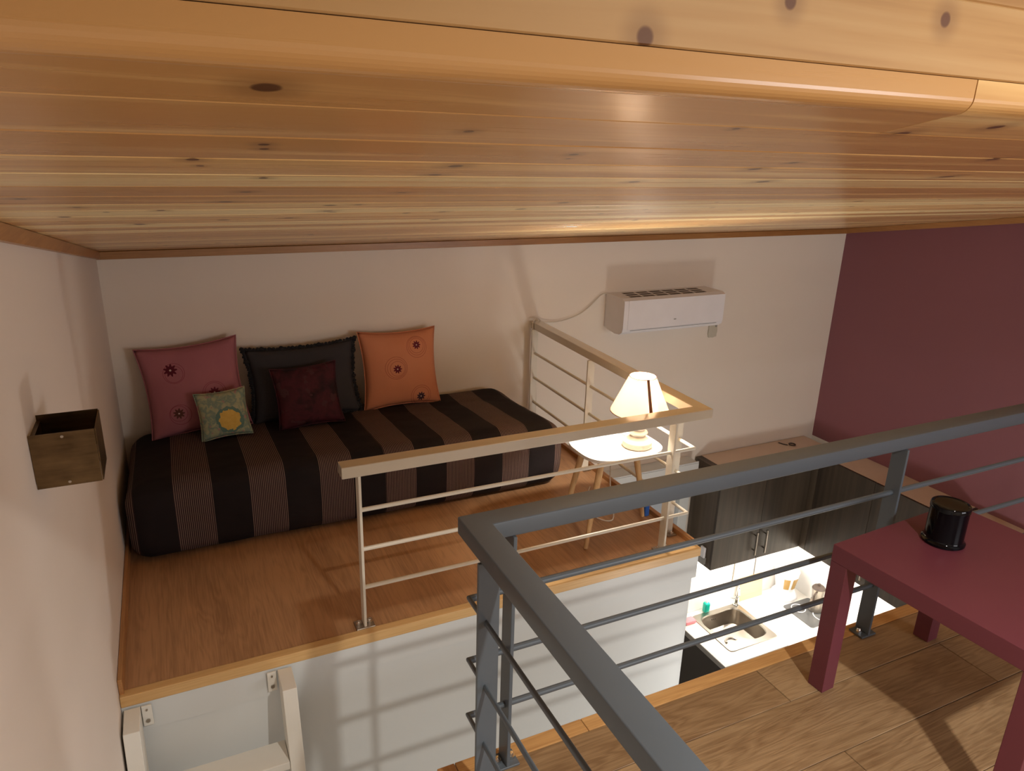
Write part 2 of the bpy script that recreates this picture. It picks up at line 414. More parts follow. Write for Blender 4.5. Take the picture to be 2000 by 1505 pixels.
# sloped pine ceiling: boards 9 cm wide with a small V groove, running along x
cb = MB()
ys = [YF] + [-3.110 + .122 * i for i in range(0, 38)]
ys = [v for v in ys if v < -.0] + [0.0]
L = math.sqrt(1 + K * K)
for a, b in zip(ys, ys[1:]):
    ch = .0035
    def Pz(yy, d): return (yy, ceilz(yy) + d)
    joints = [-.05, W + .05]
    pts = [Pz(a, .004), Pz(a + ch, .0007), Pz(a + .25 * (b - a), .0002), Pz((a + b) / 2, 0), Pz(a + .75 * (b - a), .0002), Pz(b - ch, .0007), Pz(b, .004), Pz(b, .02), Pz(a, .02)]
    if a == YF: # the first board has a rounded nosing towards the bulkhead
        pts = [(a, ceilz(a) + .0275), *[(a + .016 * (1 - math.cos(t * PI / 16)), ceilz(a) + .013 * (1 - math.sin(t * PI / 16))) for t in range(0, 9)], Pz(b - ch, 0), Pz(b, .004), Pz(b, .02), (a + .003, ceilz(a) + .0275)]
    if a == YF:
        cb.prism(pts, 0, -.05, .899); cb.prism(pts, 0, .9005, W + .05)
    else: cb.prism(pts, 0, -.05, W + .05)
ceil = struct('ceiling', cb, M['pine'])
# bulkhead of boards that rises from the edge of the low ceiling
bk = MB(); zs = [ceilz(YF) + .0282 + .055 * i for i in range(0, 18)]
for i, (a, b) in enumerate(zip(zs, zs[1:])):
    xs = [-.05, 2.0 + (i % 3) * .6, W + .05]
    for xa, xb in zip(xs, xs[1:]):
        c = .0012
        bk.prism([(YF + c, a), (YF, a + c), (YF, b - c), (YF + c, b), (YF + .02, b), (YF + .02, a)], 0, xa + .0008, xb - .0008)
struct('wall_bulkhead', bk, M['fascia'])
# crown trims
struct('trim_1', MB().box((.0, -.020, 1.080), (W, -.001, ceilz(-.02) - .002), .002), M['trimwood'])
for nm, xa, xb in (('trim_2', .001, .016), ('trim_3', W - .016, W - .001)):
    struct(nm, MB().prism([(YF, ceilz(YF) - .034), (YF, ceilz(YF) - .001), (-.021, ceilz(-.021) - .001), (-.021, ceilz(-.021) - .034)], 0, xa, xb), M['trimwoodY'])

# sleeping loft
LX = 2.185; LY = -1.553
struct('floor_loft', MB().box((0.001, LY + .03, -.02), (LX - .02, -.001, 0)), M['vinyl'])
struct('trim_4', MB().box((0.001, LY - .004, -.036), (LX + .004, LY + .0295, .003), .003), M['edgewood'])
struct('trim_5', MB().box((LX - .02, LY + .032, -.03), (LX + .004, -.001, .022), .003), M['trimwoodY'])
struct('baseboard_left', MB().box((.001, LY + .01, .0005), (.014, -.001, .055), .002), M['trimwoodY'])
struct('floor_loft_slab', MB().box((0.001, LY + .012, -.14), (LX - .004, -.001, -.0205)).box((.001, LY, -.14), (LX - .004, LY + .012, -.037)), M['panel'])
struct('wall_loft_front', MB().box((0.03, LY + .007, GF), (LX - .02, LY + .06, -.1405)), M['panel'])
struct('wall_loft_side', MB().box((LX - .08, LY + .061, GF), (LX - .02, -.001, -.1405)), M['panel'])

# near loft with oak planks
EX = .742; EY = -2.288; F2 = .12
struct('floor_near_loft_slab', MB().box((EX + .004, YB, -.12), (W - .001, EY - .004, F2 - .0125)), M['panel'])
pl = MB(); rows = [-2.334, -2.472] + [-2.472 - .1915 * i for i in range(1, 16)]
jt = [[1.742], [2.38], [1.735], [1.1, 2.6], [1.9], [.95, 2.3], [1.6]]
for i, (a, b) in enumerate(zip(rows, rows[1:])):
    if b < YB: break
    xs = [EX + .046] + jt[i % 7] + [j + 1.3 for j in jt[i % 7][-1:]] + [W - .001]
    for xa, xb in zip(xs, xs[1:]):
        pl.box((xa + .0009, b + .0009, F2 - .012), (xb - .0009, a - .0009, F2), .0012, 1)
struct('floor_near_loft', pl, M['oak'])
ns = MB()
for xa, xb in ((EX + .047, 1.155), (1.156, 3.1), (3.101, W - .001)): ns.box((xa, -2.3335, -.03), (xb, EY, F2 + .001), .002, 2)
struct('trim_6', ns, M['nosing'])
struct('trim_7', MB().box((EX, YB, -.03), (EX + .0455, EY, F2 + .001), .002, 2), M['trimwoodY'])

# window with roller-shutter box at the back wall, below the loft's right edge
wn = empty('window_1', (2.3, 0, -.42)); wn['kind'] = 'structure'
def kid(mb, name, mat, parent, smooth=False):
    o = mb.build(name, mat, None, smooth); o.parent = parent; o.matrix_parent_inverse = Matrix.Translation(-Vector(parent.location)) if parent.type == 'EMPTY' and not parent.parent and abs(parent.rotation_euler.z) < 1e-9 else parent.matrix_world.inverted()
    return o
kid(MB().box((2.25, -.13, -.62), (3.40, -.001, -.415), .004).box((2.25, -.128, -.4145), (3.40, -.118, -.406), .002), 'shutter_box', M['panel'], wn)
kid(MB().box((2.25, -.07, -1.75), (2.33, -.001, -.621), .003).box((3.32, -.07, -1.75), (3.40, -.001, -.621), .003).box((2.331, -.069, -.69), (3.319, -.001, -.6215)).box((2.331, -.069, -1.75), (3.319, -.001, -1.69)), 'window_frame', M['panel'], wn)
kid(MB().box((2.332, -.03, -1.689), (3.318, -.022, -.691)), 'pane', M['paneglass'], wn)

# ================================================================ air conditioner
ac = empty('air_conditioner', (3.005, 0, .57)); tag(ac, 'white wall-mounted air conditioner with dark top grille high on the back wall', 'air conditioner')
X0, X1 = 2.640, 3.385
prof = [(-.002, .775), (-.175, .775), (-.200, .762), (-.203, .745), (-.203, .60), (-.195, .575), (-.17, .558), (-.12, .553), (-.03, .562), (-.002, .572)]
b_ = MB().prism(prof, 0, X0, X1)
kid(b_, 'casing', M['plastic'], ac)
kid(MB().box((X0 + .03, -.2055, .590), (X1 - .004, -.2035, .764), .001), 'front_panel', M['plastic'], ac)
gr = MB()
for r in range(3):
    for k in range(6):
        xa = X0 + .085 + k * .096 - (0.01 * r); gr.box((xa, -.040 - r * .050 - .026, .7755), (xa + .078, -.040 - r * .050, .7765))
gl = kid(gr, 'grille', M['ventdark'], ac)
kid(MB().box((X0 + .05, -.2045, .583), (X1 - .05, -.2032, .5855)), 'flap_gap', M['wtedge'], ac)
kid(MB().box((3.001, -.2075, .630), (3.018, -.2056, .636), .0005), 'badge', M['wtedge'], ac)['label'] = 'tiny grey badge'
pp = MB(); 
rbox(pp, (3.455, -.012, .425), (3.525, -.0005, .525), .006, (8, 2, 10), lambda p: p + Vector((.006 * noise.noise(p * 60), 0, .008 * noise.noise(p * 50 + Vector((3, 1, 2))))))
pc = pp.build('pipe_hole_patch', M['plaster'], smooth=True); tag(pc, 'rough plaster patch on the wall below the air conditioner', 'plaster patch')
pt = MB().tube([(3.44, -.02, .553), (3.47, -.03, .545), (3.50, -.02, .535), (3.51, -.014, .50)], .006).build('pipe_stub', M['wtedge'], pc, True)

# cables
cb1 = MB().tube(smooth_path([(2.64, -.012, .775), (2.60, -.012, .772), (2.55, -.012, .725), (2.48, -.012, .67), (2.416, -.012, .645), (2.34, -.012, .628), (2.27, -.012, .625), (2.20, -.02, .636), (2.165, -.035, .665), (2.135, -.05, .672), (2.122, -.055, .62), (2.128, -.056, .56), (2.14, -.056, .49), (2.152, -.056, .40), (2.152, -.056, .30), (2.162, -.058, .20), (2.160, -.058, .05)]), .0032, 8).build('air_conditioner_cable', M['cable'], None, True)
tag(cb1, 'thin white cable running from the air conditioner over the ivory railing down to the floor', 'cable')

# ================================================================ ivory railing on the sleeping loft
wr = empty('loft_railing', (LX, -1.5, 0)); tag(wr, 'ivory steel railing around the sleeping loft beside the bed', 'railing')
zt = .62; hx = .70
HP = [(hx, -1.527), (LX + .004, -1.527), (LX + .004, -.02), (LX - .056, -.02), (LX - .056, -1.47), (hx, -1.47)]
hb = MB()
def slab(mb, pts, zfun, th):
    top = [mb.bm.verts.new((x, y, zfun(x, y))) for x, y in pts]; bot = [mb.bm.verts.new((x, y, zfun(x, y) - th)) for x, y in pts]; n = len(pts)
    fs = [mb.bm.faces.new((top[0], top[1], top[4], top[5])), mb.bm.faces.new((top[1], top[2], top[3], top[4])),
          mb.bm.faces.new((bot[5], bot[4], bot[1], bot[0])), mb.bm.faces.new((bot[4], bot[3], bot[2], bot[1]))]
    for i in range(n): fs.append(mb.bm.faces.new((top[i], bot[i], bot[(i + 1) % n], top[(i + 1) % n])))
    mb._tag(fs); bmesh.ops.recalc_face_normals(mb.bm, faces=fs)
    es = [e for f in fs for e in f.edges if e.is_manifold and e.calc_face_angle() > .5]
    bmesh.ops.bevel(mb.bm, geom=list(set(es)), offset=.0025, segments=2, affect='EDGES', profile=.5)
rise = lambda x, y: zt + (.026 * max(0, (y + 1.47)) / 1.45)
slab(hb, HP, rise, .040)
kid(hb, 'handrail', M['railtop'], wr)
def post(name, x, y, z0, z1, wx, wy, par, mat, plate=True, bolts=((-.019, 0), (.019, 0)), pm=None):
    p = kid(MB().box((x - wx / 2, y - wy / 2, z0 + .006), (x + wx / 2, y + wy / 2, z1), .001, 1), name, mat, par)
    if plate:
        q = MB().box((x - (.032 if wx < wy else .022), y - (.026 if wx < wy else .034), z0), (x + (.032 if wx < wy else .022), y + (.026 if wx < wy else .034), z0 + .006), .001, 1)
        q = q.build('base_plate', pm or mat, None); q.parent = p; q.matrix_parent_inverse = p.matrix_parent_inverse.inverted() @ Matrix.Identity(4)
        q.matrix_parent_inverse = (p.parent.matrix_basis @ p.matrix_parent_inverse).inverted()
        for (bx, by) in bolts:
            r = MB().lathe([(0, .016), (.005, .0155), (.0065, .012), (.0065, .008), (.010, .008), (.010, 0), (0, 0)], (x + bx, y + by, z0 + .0062), 8).build('bolt', M['chrome'], None, True)
            r.parent = p; r.matrix_parent_inverse = (p.parent.matrix_basis @ p.matrix_parent_inverse).inverted()
    return p
IB = M['white']
post('post', .757, -1.500, 0.0005, zt - .041, .009, .040, wr, IB, pm=M['steel'])
post('post', 2.022, -1.500, 0.0005, zt - .041, .010, .040, wr, IB, pm=M['steel'])
post('post', 2.135, -1.395, .0005, zt - .040, .040, .010, wr, IB, pm=M['steel'], bolts=((0, -.02), (0, .02)))
post('post', 2.135, -.680, .0005, zt - .026, .040, .010, wr, IB, pm=M['steel'], bolts=((0, -.02), (0, .02)))
post('post', 2.135, -.062, .0005, zt - .016, .040, .010, wr, IB, pm=M['steel'], bolts=((0, -.02),))
for zb in (.447, .300, .152):
    kid(MB().tube([(.759, -1.500, zb), (2.138, -1.500, zb), (2.138, -.03, zb + .018)], .0075, 4 if False else 10), 'rail_bar', IB, wr, False)

# ================================================================ grey railing on the near loft
gy = empty('near_loft_railing', (.82, -2.34, F2)); tag(gy, 'dark grey steel railing in the foreground around the near loft', 'railing')
HG = .82
HP2 = [(.852, -4.6), (.852, -2.355), (W - .01, -2.355), (W - .01, -2.295), (.792, -2.295), (.792, -4.6)]
hb = MB(); 
top = [hb.bm.verts.new((x, y, HG)) for x, y in HP2]; bot = [hb.bm.verts.new((x, y, HG - .042)) for x, y in HP2]
fs = [hb.bm.faces.new((top[0], top[1], top[4], top[5])), hb.bm.faces.new((top[1], top[2], top[3], top[4])), hb.bm.faces.new((bot[5], bot[4], bot[1], bot[0])), hb.bm.faces.new((bot[4], bot[3], bot[2], bot[1]))]
for i in range(6): fs.append(hb.bm.faces.new((top[i], bot[i], bot[(i + 1) % 6], top[(i + 1) % 6])))
hb._tag(fs); bmesh.ops.recalc_face_normals(hb.bm, faces=fs)
bmesh.ops.bevel(hb.bm, geom=list({e for f in fs for e in f.edges if e.is_manifold and e.calc_face_angle() > .5}), offset=.003, segments=3, affect='EDGES', profile=.5)
kid(hb, 'handrail', M['grey'], gy, True)
GM = M['grey']
post('post', .905, -2.335, F2 + .0015, HG - .043, .009, .050, gy, GM)
post('post', 2.195, -2.335, F2 + .0015, HG - .043, .009, .050, gy, GM)
post('post', 3.485, -2.335, F2 + .0015, HG - .043, .009, .050, gy, GM)
post('post', .812, -2.425, F2 + .0015, HG - .043, .050, .009, gy, GM, bolts=((0, -.02), (0, .02)))
post('post', .812, -3.7, F2 + .0015, HG - .043, .050, .009, gy, GM, bolts=((0, -.02), (0, .02)))
for zb in (.629, .461, .302):
    kid(MB().tube([(.806, -4.55, zb), (.806, -2.335, zb), (W - .01, -2.335, zb)], .0085, 12), 'rail_bar', GM, gy, True)

# ================================================================ day bed
bed = empty('day_bed', (1.0, -.41, 0)); tag(bed, 'low day bed with dark brown and pinstriped bedspread against the back wall', 'bed')
def bedfn(p):
    q = p.copy()
    if p.z > .05:
        k = min(1, (p.z - .05) / .2)
        q.z += k * (.045 * max(0, -(p.y + .25)) / .5 - .012) + k * (.006 * noise.noise(p * 4) + .003 * noise.noise(p * 13))
        if p.x < .25: q.z -= k * .03 * (1 - p.x / .25)
    wv = .006 * noise.noise(Vector((p.x * 5, p.y * 5, p.z * 7))) + .003 * noise.noise(p * 16)
    if p.y < -.6: q.y += wv - .012 * math.sin(PI * min(1, max(0, p.z / .3)))
    if p.x > 1.7: q.x += wv + .02 * math.sin(PI * min(1, max(0, p.z / .3)))
    if p.x < .1 : q.x += wv * .6 + .006
    q.x = max(q.x, .016); q.z = max(q.z, .002)
    return q
kid(rbox(MB(), (.018, -.80, .002), (1.925, -.012, .300), .075, (90, 40, 18), bedfn), 'bedspread', M['spread'], bed, True)
kid(MB().box((.06, -.74, .003), (1.86, -.05, .06), .01), 'mattress_base', M['greyc'], bed)

# cushions
def cushion(name, w_, h_, t_, loc, tilt, rz, roll, mat, label, pinch=.095, n=26, corner=.5):
    root = empty(name, loc, rz); tag(root, label, 'cushion', None)
    mb = MB(); a, b = w_ / 2, h_ / 2; grid = {}
    for side in (1, -1):
        for i in range(n + 1):
            for j in range(n + 1):
                u = -1 + 2 * i / n; v = -1 + 2 * j / n
                edge = i in (0, n) or j in (0, n)
                if edge and side == -1: grid[(side, i, j)] = grid[(1, i, j)]; continue
                x_ = a * u * (1 - pinch * (1 - v * v)); z_ = b * v * (1 - pinch * (1 - u * u))
                th = t_ / 2 * ((1 - u * u) * (1 - v * v)) ** .42
                wr_ = 0 if edge else .004 * noise.noise(Vector((u * 2.5 + loc[0] * 7, v * 2.5, side)))
                grid[(side, i, j)] = mb.bm.verts.new((x_, -side * th + wr_ * 1.0, z_))
    fs = []
    for side in (1, -1):
        for i in range(n):
            for j in range(n):
                fs.append(mb.bm.faces.new((grid[(side, i, j)], grid[(side, i + 1, j)], grid[(side, i + 1, j + 1)], grid[(side, i, j + 1)])))
    mb._tag(fs); bmesh.ops.recalc_face_normals(mb.bm, faces=fs)
    body = mb.build('cover', mat, root, True, sharp=180)
    body.rotation_euler = (tilt, roll, 0)
    # thin piping around the seam
    pth = []
    for k in range(4 * n):
        s_, r_ = divmod(k, n); tt = -1 + 2 * r_ / n
        u, v = [(tt, -1), (1, tt), (-tt, 1), (-1, -tt)][s_]
        pth.append((a * u * (1 - pinch * (1 - v * v)), 0, b * v * (1 - pinch * (1 - u * u))))
    pth.append(pth[0]); pth.append(pth[1])
    pi_ = MB().tube(pth, .0028, 6, False).build('seam_piping', mat, root, True); pi_.rotation_euler = body.rotation_euler
    return root, body, (a, b, pinch, n)
BZ = .284
cushion('cushion', .44, .43, .13, (.328, -.125, BZ + .205), -.24, 0, -.075, M['pinkc'], 'large dusty pink cushion with embroidered flowers at the left end of the day bed')
cushion('cushion', .22, .22, .085, (.432, -.285, BZ + .118), -.35, 0, -.07, M['greenc'], 'small green and yellow floral cushion in front of the pink one')
rt, bd, (ca, cb_, cp, cn) = cushion('cushion', .53, .37, .13, (.826, -.12, BZ + .178), -.22, 0, -.02, M['greyc'], 'charcoal cushion with a black bobbled frill, between pink and orange cushions')
fr = MB(); rnd = random.Random(3)
for k in range(120):
    t_ = k / 120 * 4; s_ = int(t_); tt = -1 + 2 * (t_ - s_)
    u, v = [(tt, -1), (1, tt), (-tt, 1), (-1, -tt)][s_]
    px_ = ca * u * (1 - cp * (1 - v * v)) * 1.025; pz_ = cb_ * v * (1 - cp * (1 - u * u)) * 1.03
    rr = rnd.uniform(.005, .009) * (1.25 if k % 5 == 0 else 1)
    bmesh.ops.create_icosphere(fr.bm, subdivisions=1, radius=rr, matrix=Matrix.Translation((px_, rnd.uniform(-.004, .004), pz_)) @ Matrix.Diagonal((1.5, 1, 1.2, 1)))
fo = fr.build('frill', M['ruffle'], rt, True); fo.rotation_euler = bd.rotation_euler
cushion('cushion', .31, .30, .10, (.815, -.265, BZ + .152), -.33, 0, -.05, M['redc'], 'dark red patterned cushion leaning on the charcoal one')
cushion('cushion', .415, .41, .13, (1.315, -.125, BZ + .196), -.24, 0, .0, M['orangec'], 'large orange cushion with embroidered flowers at the right of the row')

# ================================================================ side table + lamp on the loft
TZ = .40
st = empty('side_table', (1.945, -1.235, 0)); tag(st, 'small white side table with splayed beech legs under the lit lamp', 'table')
cx, cy = 1.922, -1.252
def sq(n, ax, ay, e):
    o = []
    for k in range(n):
        t = 2 * PI * k / n; c, s = math.cos(t), math.sin(t)
        o.append((cx + ax * math.copysign(abs(c) ** e, c), cy + ay * math.copysign(abs(s) ** e, s)))
    return o
outl = sq(64, .188, .150, .62)
tb = MB().prism(outl, 2, TZ - .014, TZ, 0)
kid(tb, 'table_top', M['tabletop'], st)
kid(MB().box((cx - .12, cy - .012, TZ - .030), (cx + .12, cy + .012, TZ - .0145), .002).box((cx - .012, cy - .10, TZ - .030), (cx + .012, cy + .10, TZ - .0145), .002), 'leg_brace', M['beech'], st)
for (tx, ty, bx, by) in ((-.115, -.075, -.190, -.115), (-.115, .070, -.165, .120), (.105, .0, .200, .030)):
    kid(MB().tube([(cx + tx, cy + ty, TZ - .031), (cx + (tx + bx) / 2, cy + (ty + by) / 2, TZ / 2), (cx + bx, cy + by, .001)], .0155, 14, True, .0095), 'leg', M['beech'], st, True)
lx, ly = 1.998, -1.300
lp = empty('table_lamp', (lx, ly, TZ)); tag(lp, 'lit table lamp with cone shade and turned whitewashed base on the side table', 'lamp')
pr = [(0, 0), (.058, 0), (.062, .003), (.062, .024), (.060, .027), (.055, .030), (.042, .040), (.034, .046), (.028, .049), (.028, .055), (.034, .056), (.040, .060), (.041, .065), (.038, .070), (.028, .073), (.027, .080), (.032, .082), (.038, .086), (.039, .091), (.036, .096), (.024, .099), (.022, .108), (.028, .112), (.030, .118), (.020, .124), (.012, .128), (.011, .150), (0, .150)]
kid(MB().lathe(pr, (lx, ly, TZ + .0005), 40), 'base', M['lampwood'], lp, True)
kid(MB().lathe([(0, .150), (.013, .150), (.013, .178), (0, .178)], (lx, ly, TZ + .001), 16), 'socket', M['plastic'], lp, True)
SB, ST = TZ + .158, TZ + .312
RB, RT = .124, .055
n_ = 64; sh = MB(); rings = []
for (r, z) in ((RB, SB), (RB * .5 + RT * .5, (SB + ST) / 2), (RT, ST), (RT - .0015, ST), (RB * .5 + RT * .5 - .0015, (SB + ST) / 2), (RB - .0015, SB)):
    rings.append((r, z))
sh.lathe([(r, z) for r, z in rings] + [rings[0]], (lx, ly, 0), 64)
kid(sh, 'lamp_shade', M['shade'], lp, True)
sm_ = MB()
dirx, diry = CX - lx, CY - ly; ang = math.atan2(diry, dirx) + .42
for (r0, z0, r1, z1) in ((RB, SB, RT, ST),):
    vs4 = []
    for (r, z) in ((r0, z0), (r1, z1)):
        for da in (-.06, .06): 
            w2 = da * (RB / r) ** .6
            vs4.append(sm_.bm.verts.new((lx + (r + .0008) * math.cos(ang + w2), ly + (r + .0008) * math.sin(ang + w2), z)))
    vs5 = [sm_.bm.verts.new((v.co.x + .0006 * math.cos(ang), v.co.y + .0006 * math.sin(ang), v.co.z)) for v in vs4]
    for q in ((0, 1, 3, 2),): sm_.bm.faces.new([vs4[i] for i in q]); sm_.bm.faces.new([vs5[i] for i in q[::-1]])
    for (i, j) in ((0, 1), (1, 3), (3, 2), (2, 0)): sm_.bm.faces.new((vs4[i], vs4[j], vs5[j], vs5[i]))
kid(sm_, 'shade_seam', M['brownseam'], lp)
for (r, z) in ((RB, SB), (RT, ST)):
    rims = MB(); rims.tube([(lx + r * math.cos(t * PI / 24), ly + r * math.sin(t * PI / 24), z) for t in range(50)], .0016, 6, False)
    kid(rims, 'shade_rim', M['brownseam'], lp, True)
kid(MB().lathe([(0, .0), (.012, .004), (.022, .020), (.024, .034), (.018, .050), (.008, .058), (0, .060)], (lx, ly, TZ + .180), 20), 'bulb', M['bulb'], lp, True)
light('table_lamp_light', 'POINT', (lx, ly, TZ + .262), 24, (1.0, .93, .83), .022)
bs = MB().box((2.128, -1.235, .0006), (2.150, -1.195, .115), .004).build('packet', M['blue']); tag(bs, 'small blue packet standing on the loft floor behind the ivory railing post', 'packet')
lc = MB().tube(smooth_path([(lx + .01, ly + .066, TZ + .004), (lx + .02, -1.100, TZ + .004), (lx + .02, -1.090, TZ - .03), (lx + .02, -1.085, .12), (lx - .01, ly + .10, .006), (lx - .06, ly + .08, .006), (lx - .10, ly + .16, .006), (lx - .05, ly + .30, .006), (lx + .05, ly + .42, .006)]), .0028, 8).build('lamp_cable', M['cable'], None, True)
tag(lc, 'thin white lamp cable hanging down behind the small white side table', 'cable')

# ================================================================ bronze cube wall light
sc = empty('wall_light', (0, -2.05, .94)); tag(sc, 'unlit aged-bronze cube wall light open at the top on the left wall', 'wall light')
B = M['bronze']; t = .0018; yA, yB_ = -2.10, -1.985; zA, zB_ = .945, 1.056
kid(MB().box((.001, yA, zA), (.111, yA + t, zB_)), 'front_plate', B, sc)
kid(MB().box((.001, yB_ - t, zA + .002), (.111, yB_, zB_ + .002)), 'back_plate', B, sc)
kid(MB().box((.1112, yA + .004, zA), (.1132, yB_ - .002, zB_)), 'outer_plate', B, sc)
kid(MB().box((.0005, yA + t, zA + .01), (.008, yB_ - t, zB_ - .01)), 'wall_bracket', B, sc)
kid(MB().box((.012, yA + .0025, zA + .03), (.108, yB_ - .0025, zA + .036)), 'diffuser', M['cabtop'], sc)
for z in (zA + .008, zB_ - .008): kid(MB().lathe([(0, 0), (.0032, 0), (.0028, .0012), (0, .0016)], (0, 0, 0), 14).build('x', B) if False else MB().tube([(.056, yA - .0002, z), (.056, yA - .0016, z)], .0028, 12), 'screw', M['steel'], sc, True)

# ================================================================ ladder below the loft
ld = empty('ladder', (.25, -1.7, GF)); tag(ld, 'white wooden ladder hooked under the front edge of the loft', 'ladder')
lean = .22
def ly_(z, off): return -1.562 - off - (-.040 - z) * lean
zt_ = -.040
for (xa, xb) in ((.008, .052), (.452, .496)):
    kid(MB().prism([(ly_(zt_, 0), zt_), (ly_(zt_, .108), zt_), (ly_(GF + .02, .108), GF + .001), (ly_(GF + .02, 0), GF + .001)], 0, xa, xb, .002), 'stile', M['whitewood'], ld)
for i in range(8):
    z = -.275 - .275 * i
    kid(MB().box((.053, ly_(z, .105), z - .028), (.451, ly_(z, .004), z), .002), 'step', M['whitewood'], ld)
for xx in (.060, .425):
    br = kid(MB().box((xx - .006, -1.566, -.115), (xx + .022, -1.560, -.042), .001), 'hook_plate', M['whitewood'], ld)
    for zz in (-.055, -.095):
        r = MB().tube([(xx + .008, -1.5665, zz), (xx + .008, -1.571, zz)], .006 if zz < -.06 else .003, 12).build('screw', M['steel'], None, True)
        r.parent = br; r.matrix_parent_inverse = (ld.matrix_basis @ br.matrix_parent_inverse).inverted()

# ================================================================ plum side table + black canister on the near loft
pt_ = empty('coffee_table', (2.13, -2.72, F2)); tag(pt_, 'square plum-red side table on the oak floor of the near loft', 'table')
rot = Matrix.Translation((1.845, -2.435, 0)) @ Matrix.Rotation(math.radians(3.2), 4, 'Z')
TH = .585
kid(MB().box((0, -.55, TH - .050), (.55, 0, TH), .0015, 2, rot), 'table_top', M['pinktable'], pt_)
for (a, b) in ((.0005, -.0505), (.4995, -.0505), (.0005, -.5495), (.4995, -.5495)):
    kid(MB().box((a, b, F2 + .0005), (a + .05, b + .05, TH - .0503), .0015, 2, rot), 'leg', M['pinktable'], pt_)
cn_ = empty('canister', (2.143, -2.545, TH)); tag(cn_, 'glossy black lidded canister standing on the plum table', 'canister')
kid(MB().lathe([(0, 0), (.052, 0), (.055, .003), (.055, .008), (.050, .012), (.0485, .016), (.0485, .102), (0, .102)], (2.143, -2.545, TH + .0006), 48), 'jar', M['black'], cn_, True)
kid(MB().lathe([(0, .1025), (.0500, .1025), (.0500, .114), (.048, .117), (.043, .118), (.041, .116), (0, .115)], (2.143, -2.545, TH + .0008), 48), 'lid', M['black'], cn_, True)

# ================================================================ kitchen
CT, CB = -.43, -1.185; CF = -.29; XI = 4.305; XL = 3.470
KW = M['kitwood']
def cab(name, label):
    o = empty(name, (0, 0, 0)); tag(o, label, 'kitchen cabinet', 'dark wall cabinets of the kitchen'); return o
def handle(par, p0, p1, out, mat=M['steel']):
    d = Vector(out); a, b = Vector(p0), Vector(p1); e = (b - a)
    mb = MB().tube([a + d, b + d], .0075, 12)
    for f in (.18, .82): mb.tube([a + e * f, a + e * f + d], .005, 8)
    h = mb.build('handle', mat, None, True); h.parent = par; h.matrix_parent_inverse = (par.parent.matrix_basis @ par.matrix_parent_inverse).inverted() if par.parent else Matrix.Identity(4)
    return h
# left run (faces the room): a two-door unit and a corner unit
c1 = cab('wall_cabinet', 'dark wood wall cabinet with two bar-handled doors over the sink'); c1.location = (3.75, 0, CB)
kid(MB().box((XL, CF + .02, CB), (XL + .018, -.010, CT - .002), .001).box((XL + .0181, CF + .02, CT - .016), (XL + .052, -.010, CT - .0022)).box((XL + .0185, CF + .02, CB), (4.30, -.010, CB + .016)).box((XL + .0185, -.02, CB + .017), (4.30, -.010, CT - .018)), 'carcass', KW, c1)
kid(MB().box((XL + .0525, CF + .008, CT - .016), (4.5, -.009, CT), .001), 'top_panel', M['cabtop'], c1)['label'] = 'pale beige top panel'
dw = (XI - XL) / 2 - .02
for i, (xa, xb) in enumerate(((XL, 3.882), (3.885, XI - .004))):
    d_ = kid(MB().box((xa, CF, CB), (xb, CF + .018, CT), .001), 'door', KW, c1)
    hx_ = 3.838 if i == 0 else 3.930
    handle(d_, (hx_, CF - .0005, CB + .055), (hx_, CF - .0005, CB + .235), (0, -.030, 0))
YE = -1.30
c2 = cab('wall_cabinet', 'dark wood wall cabinet run along the plum wall behind the foreground railing'); c2.location = (4.45, -.8, CB)
kid(MB().box((XI + .02, YE + .002, CB), (W - .001, CF - .002, CB + .016)).box((XI + .02, YE, CB), (W - .001, YE + .018, CT - .002)).box((W - .02, YE + .019, CB + .017), (W - .001, CF - .002, CT - .018)), 'carcass', KW, c2)
kid(MB().box((XI + .010, YE + .02, CT - .016), (W - .001, CF + .007, CT), .001), 'top_panel', M['cabtop'], c2)['label'] = 'pale beige top panel'
ys_ = [CF - .001, -.345, -.80, YE]
for i, (a, b) in enumerate(zip(ys_, ys_[1:])):
    d_ = kid(MB().box((XI, b + .0015, CB), (XI + .018, a - .0015, CT), .001), 'door', KW, c2)
    if i > 1: handle(d_, (XI - .0005, (a - .05), CB + .055), (XI - .0005, (a - .05), CB + .235), (-.030, 0, 0))
tr8 = struct('trim_8', MB().box((W - .085, -2.2, CT - .02), (W - .001, YE - .002, CT - .002), .002), M['cabtop'])
kid(MB().box((XI - .0035, CF + .0005, CB), (XI + .0195, CF + .019, CT - .0165)), 'corner_filler', KW, c1)
# strip light under the cabinets (its tube gives the kitchen light)
sl1 = MB().box((3.55, -.20, CB - .018), (4.28, -.17, CB - .0005), .003).build('strip_light', M['led']); tag(sl1, 'slim lit strip light under the dark wall cabinet over the sink', 'lamp')
light('strip_light_left', 'AREA', (3.92, -.185, CB - .022), 6.5, (1, .93, .82), .72, .03)
sl2 = MB().box((4.42, -1.05, CB - .018), (4.45, -.40, CB - .0005), .003).build('strip_light', M['led']); tag(sl2, 'slim lit strip light under the wall cabinets along the plum wall', 'lamp')
light('strip_light_right', 'AREA', (4.435, -.72, CB - .022), 5, (1, .93, .82), .03, .62)
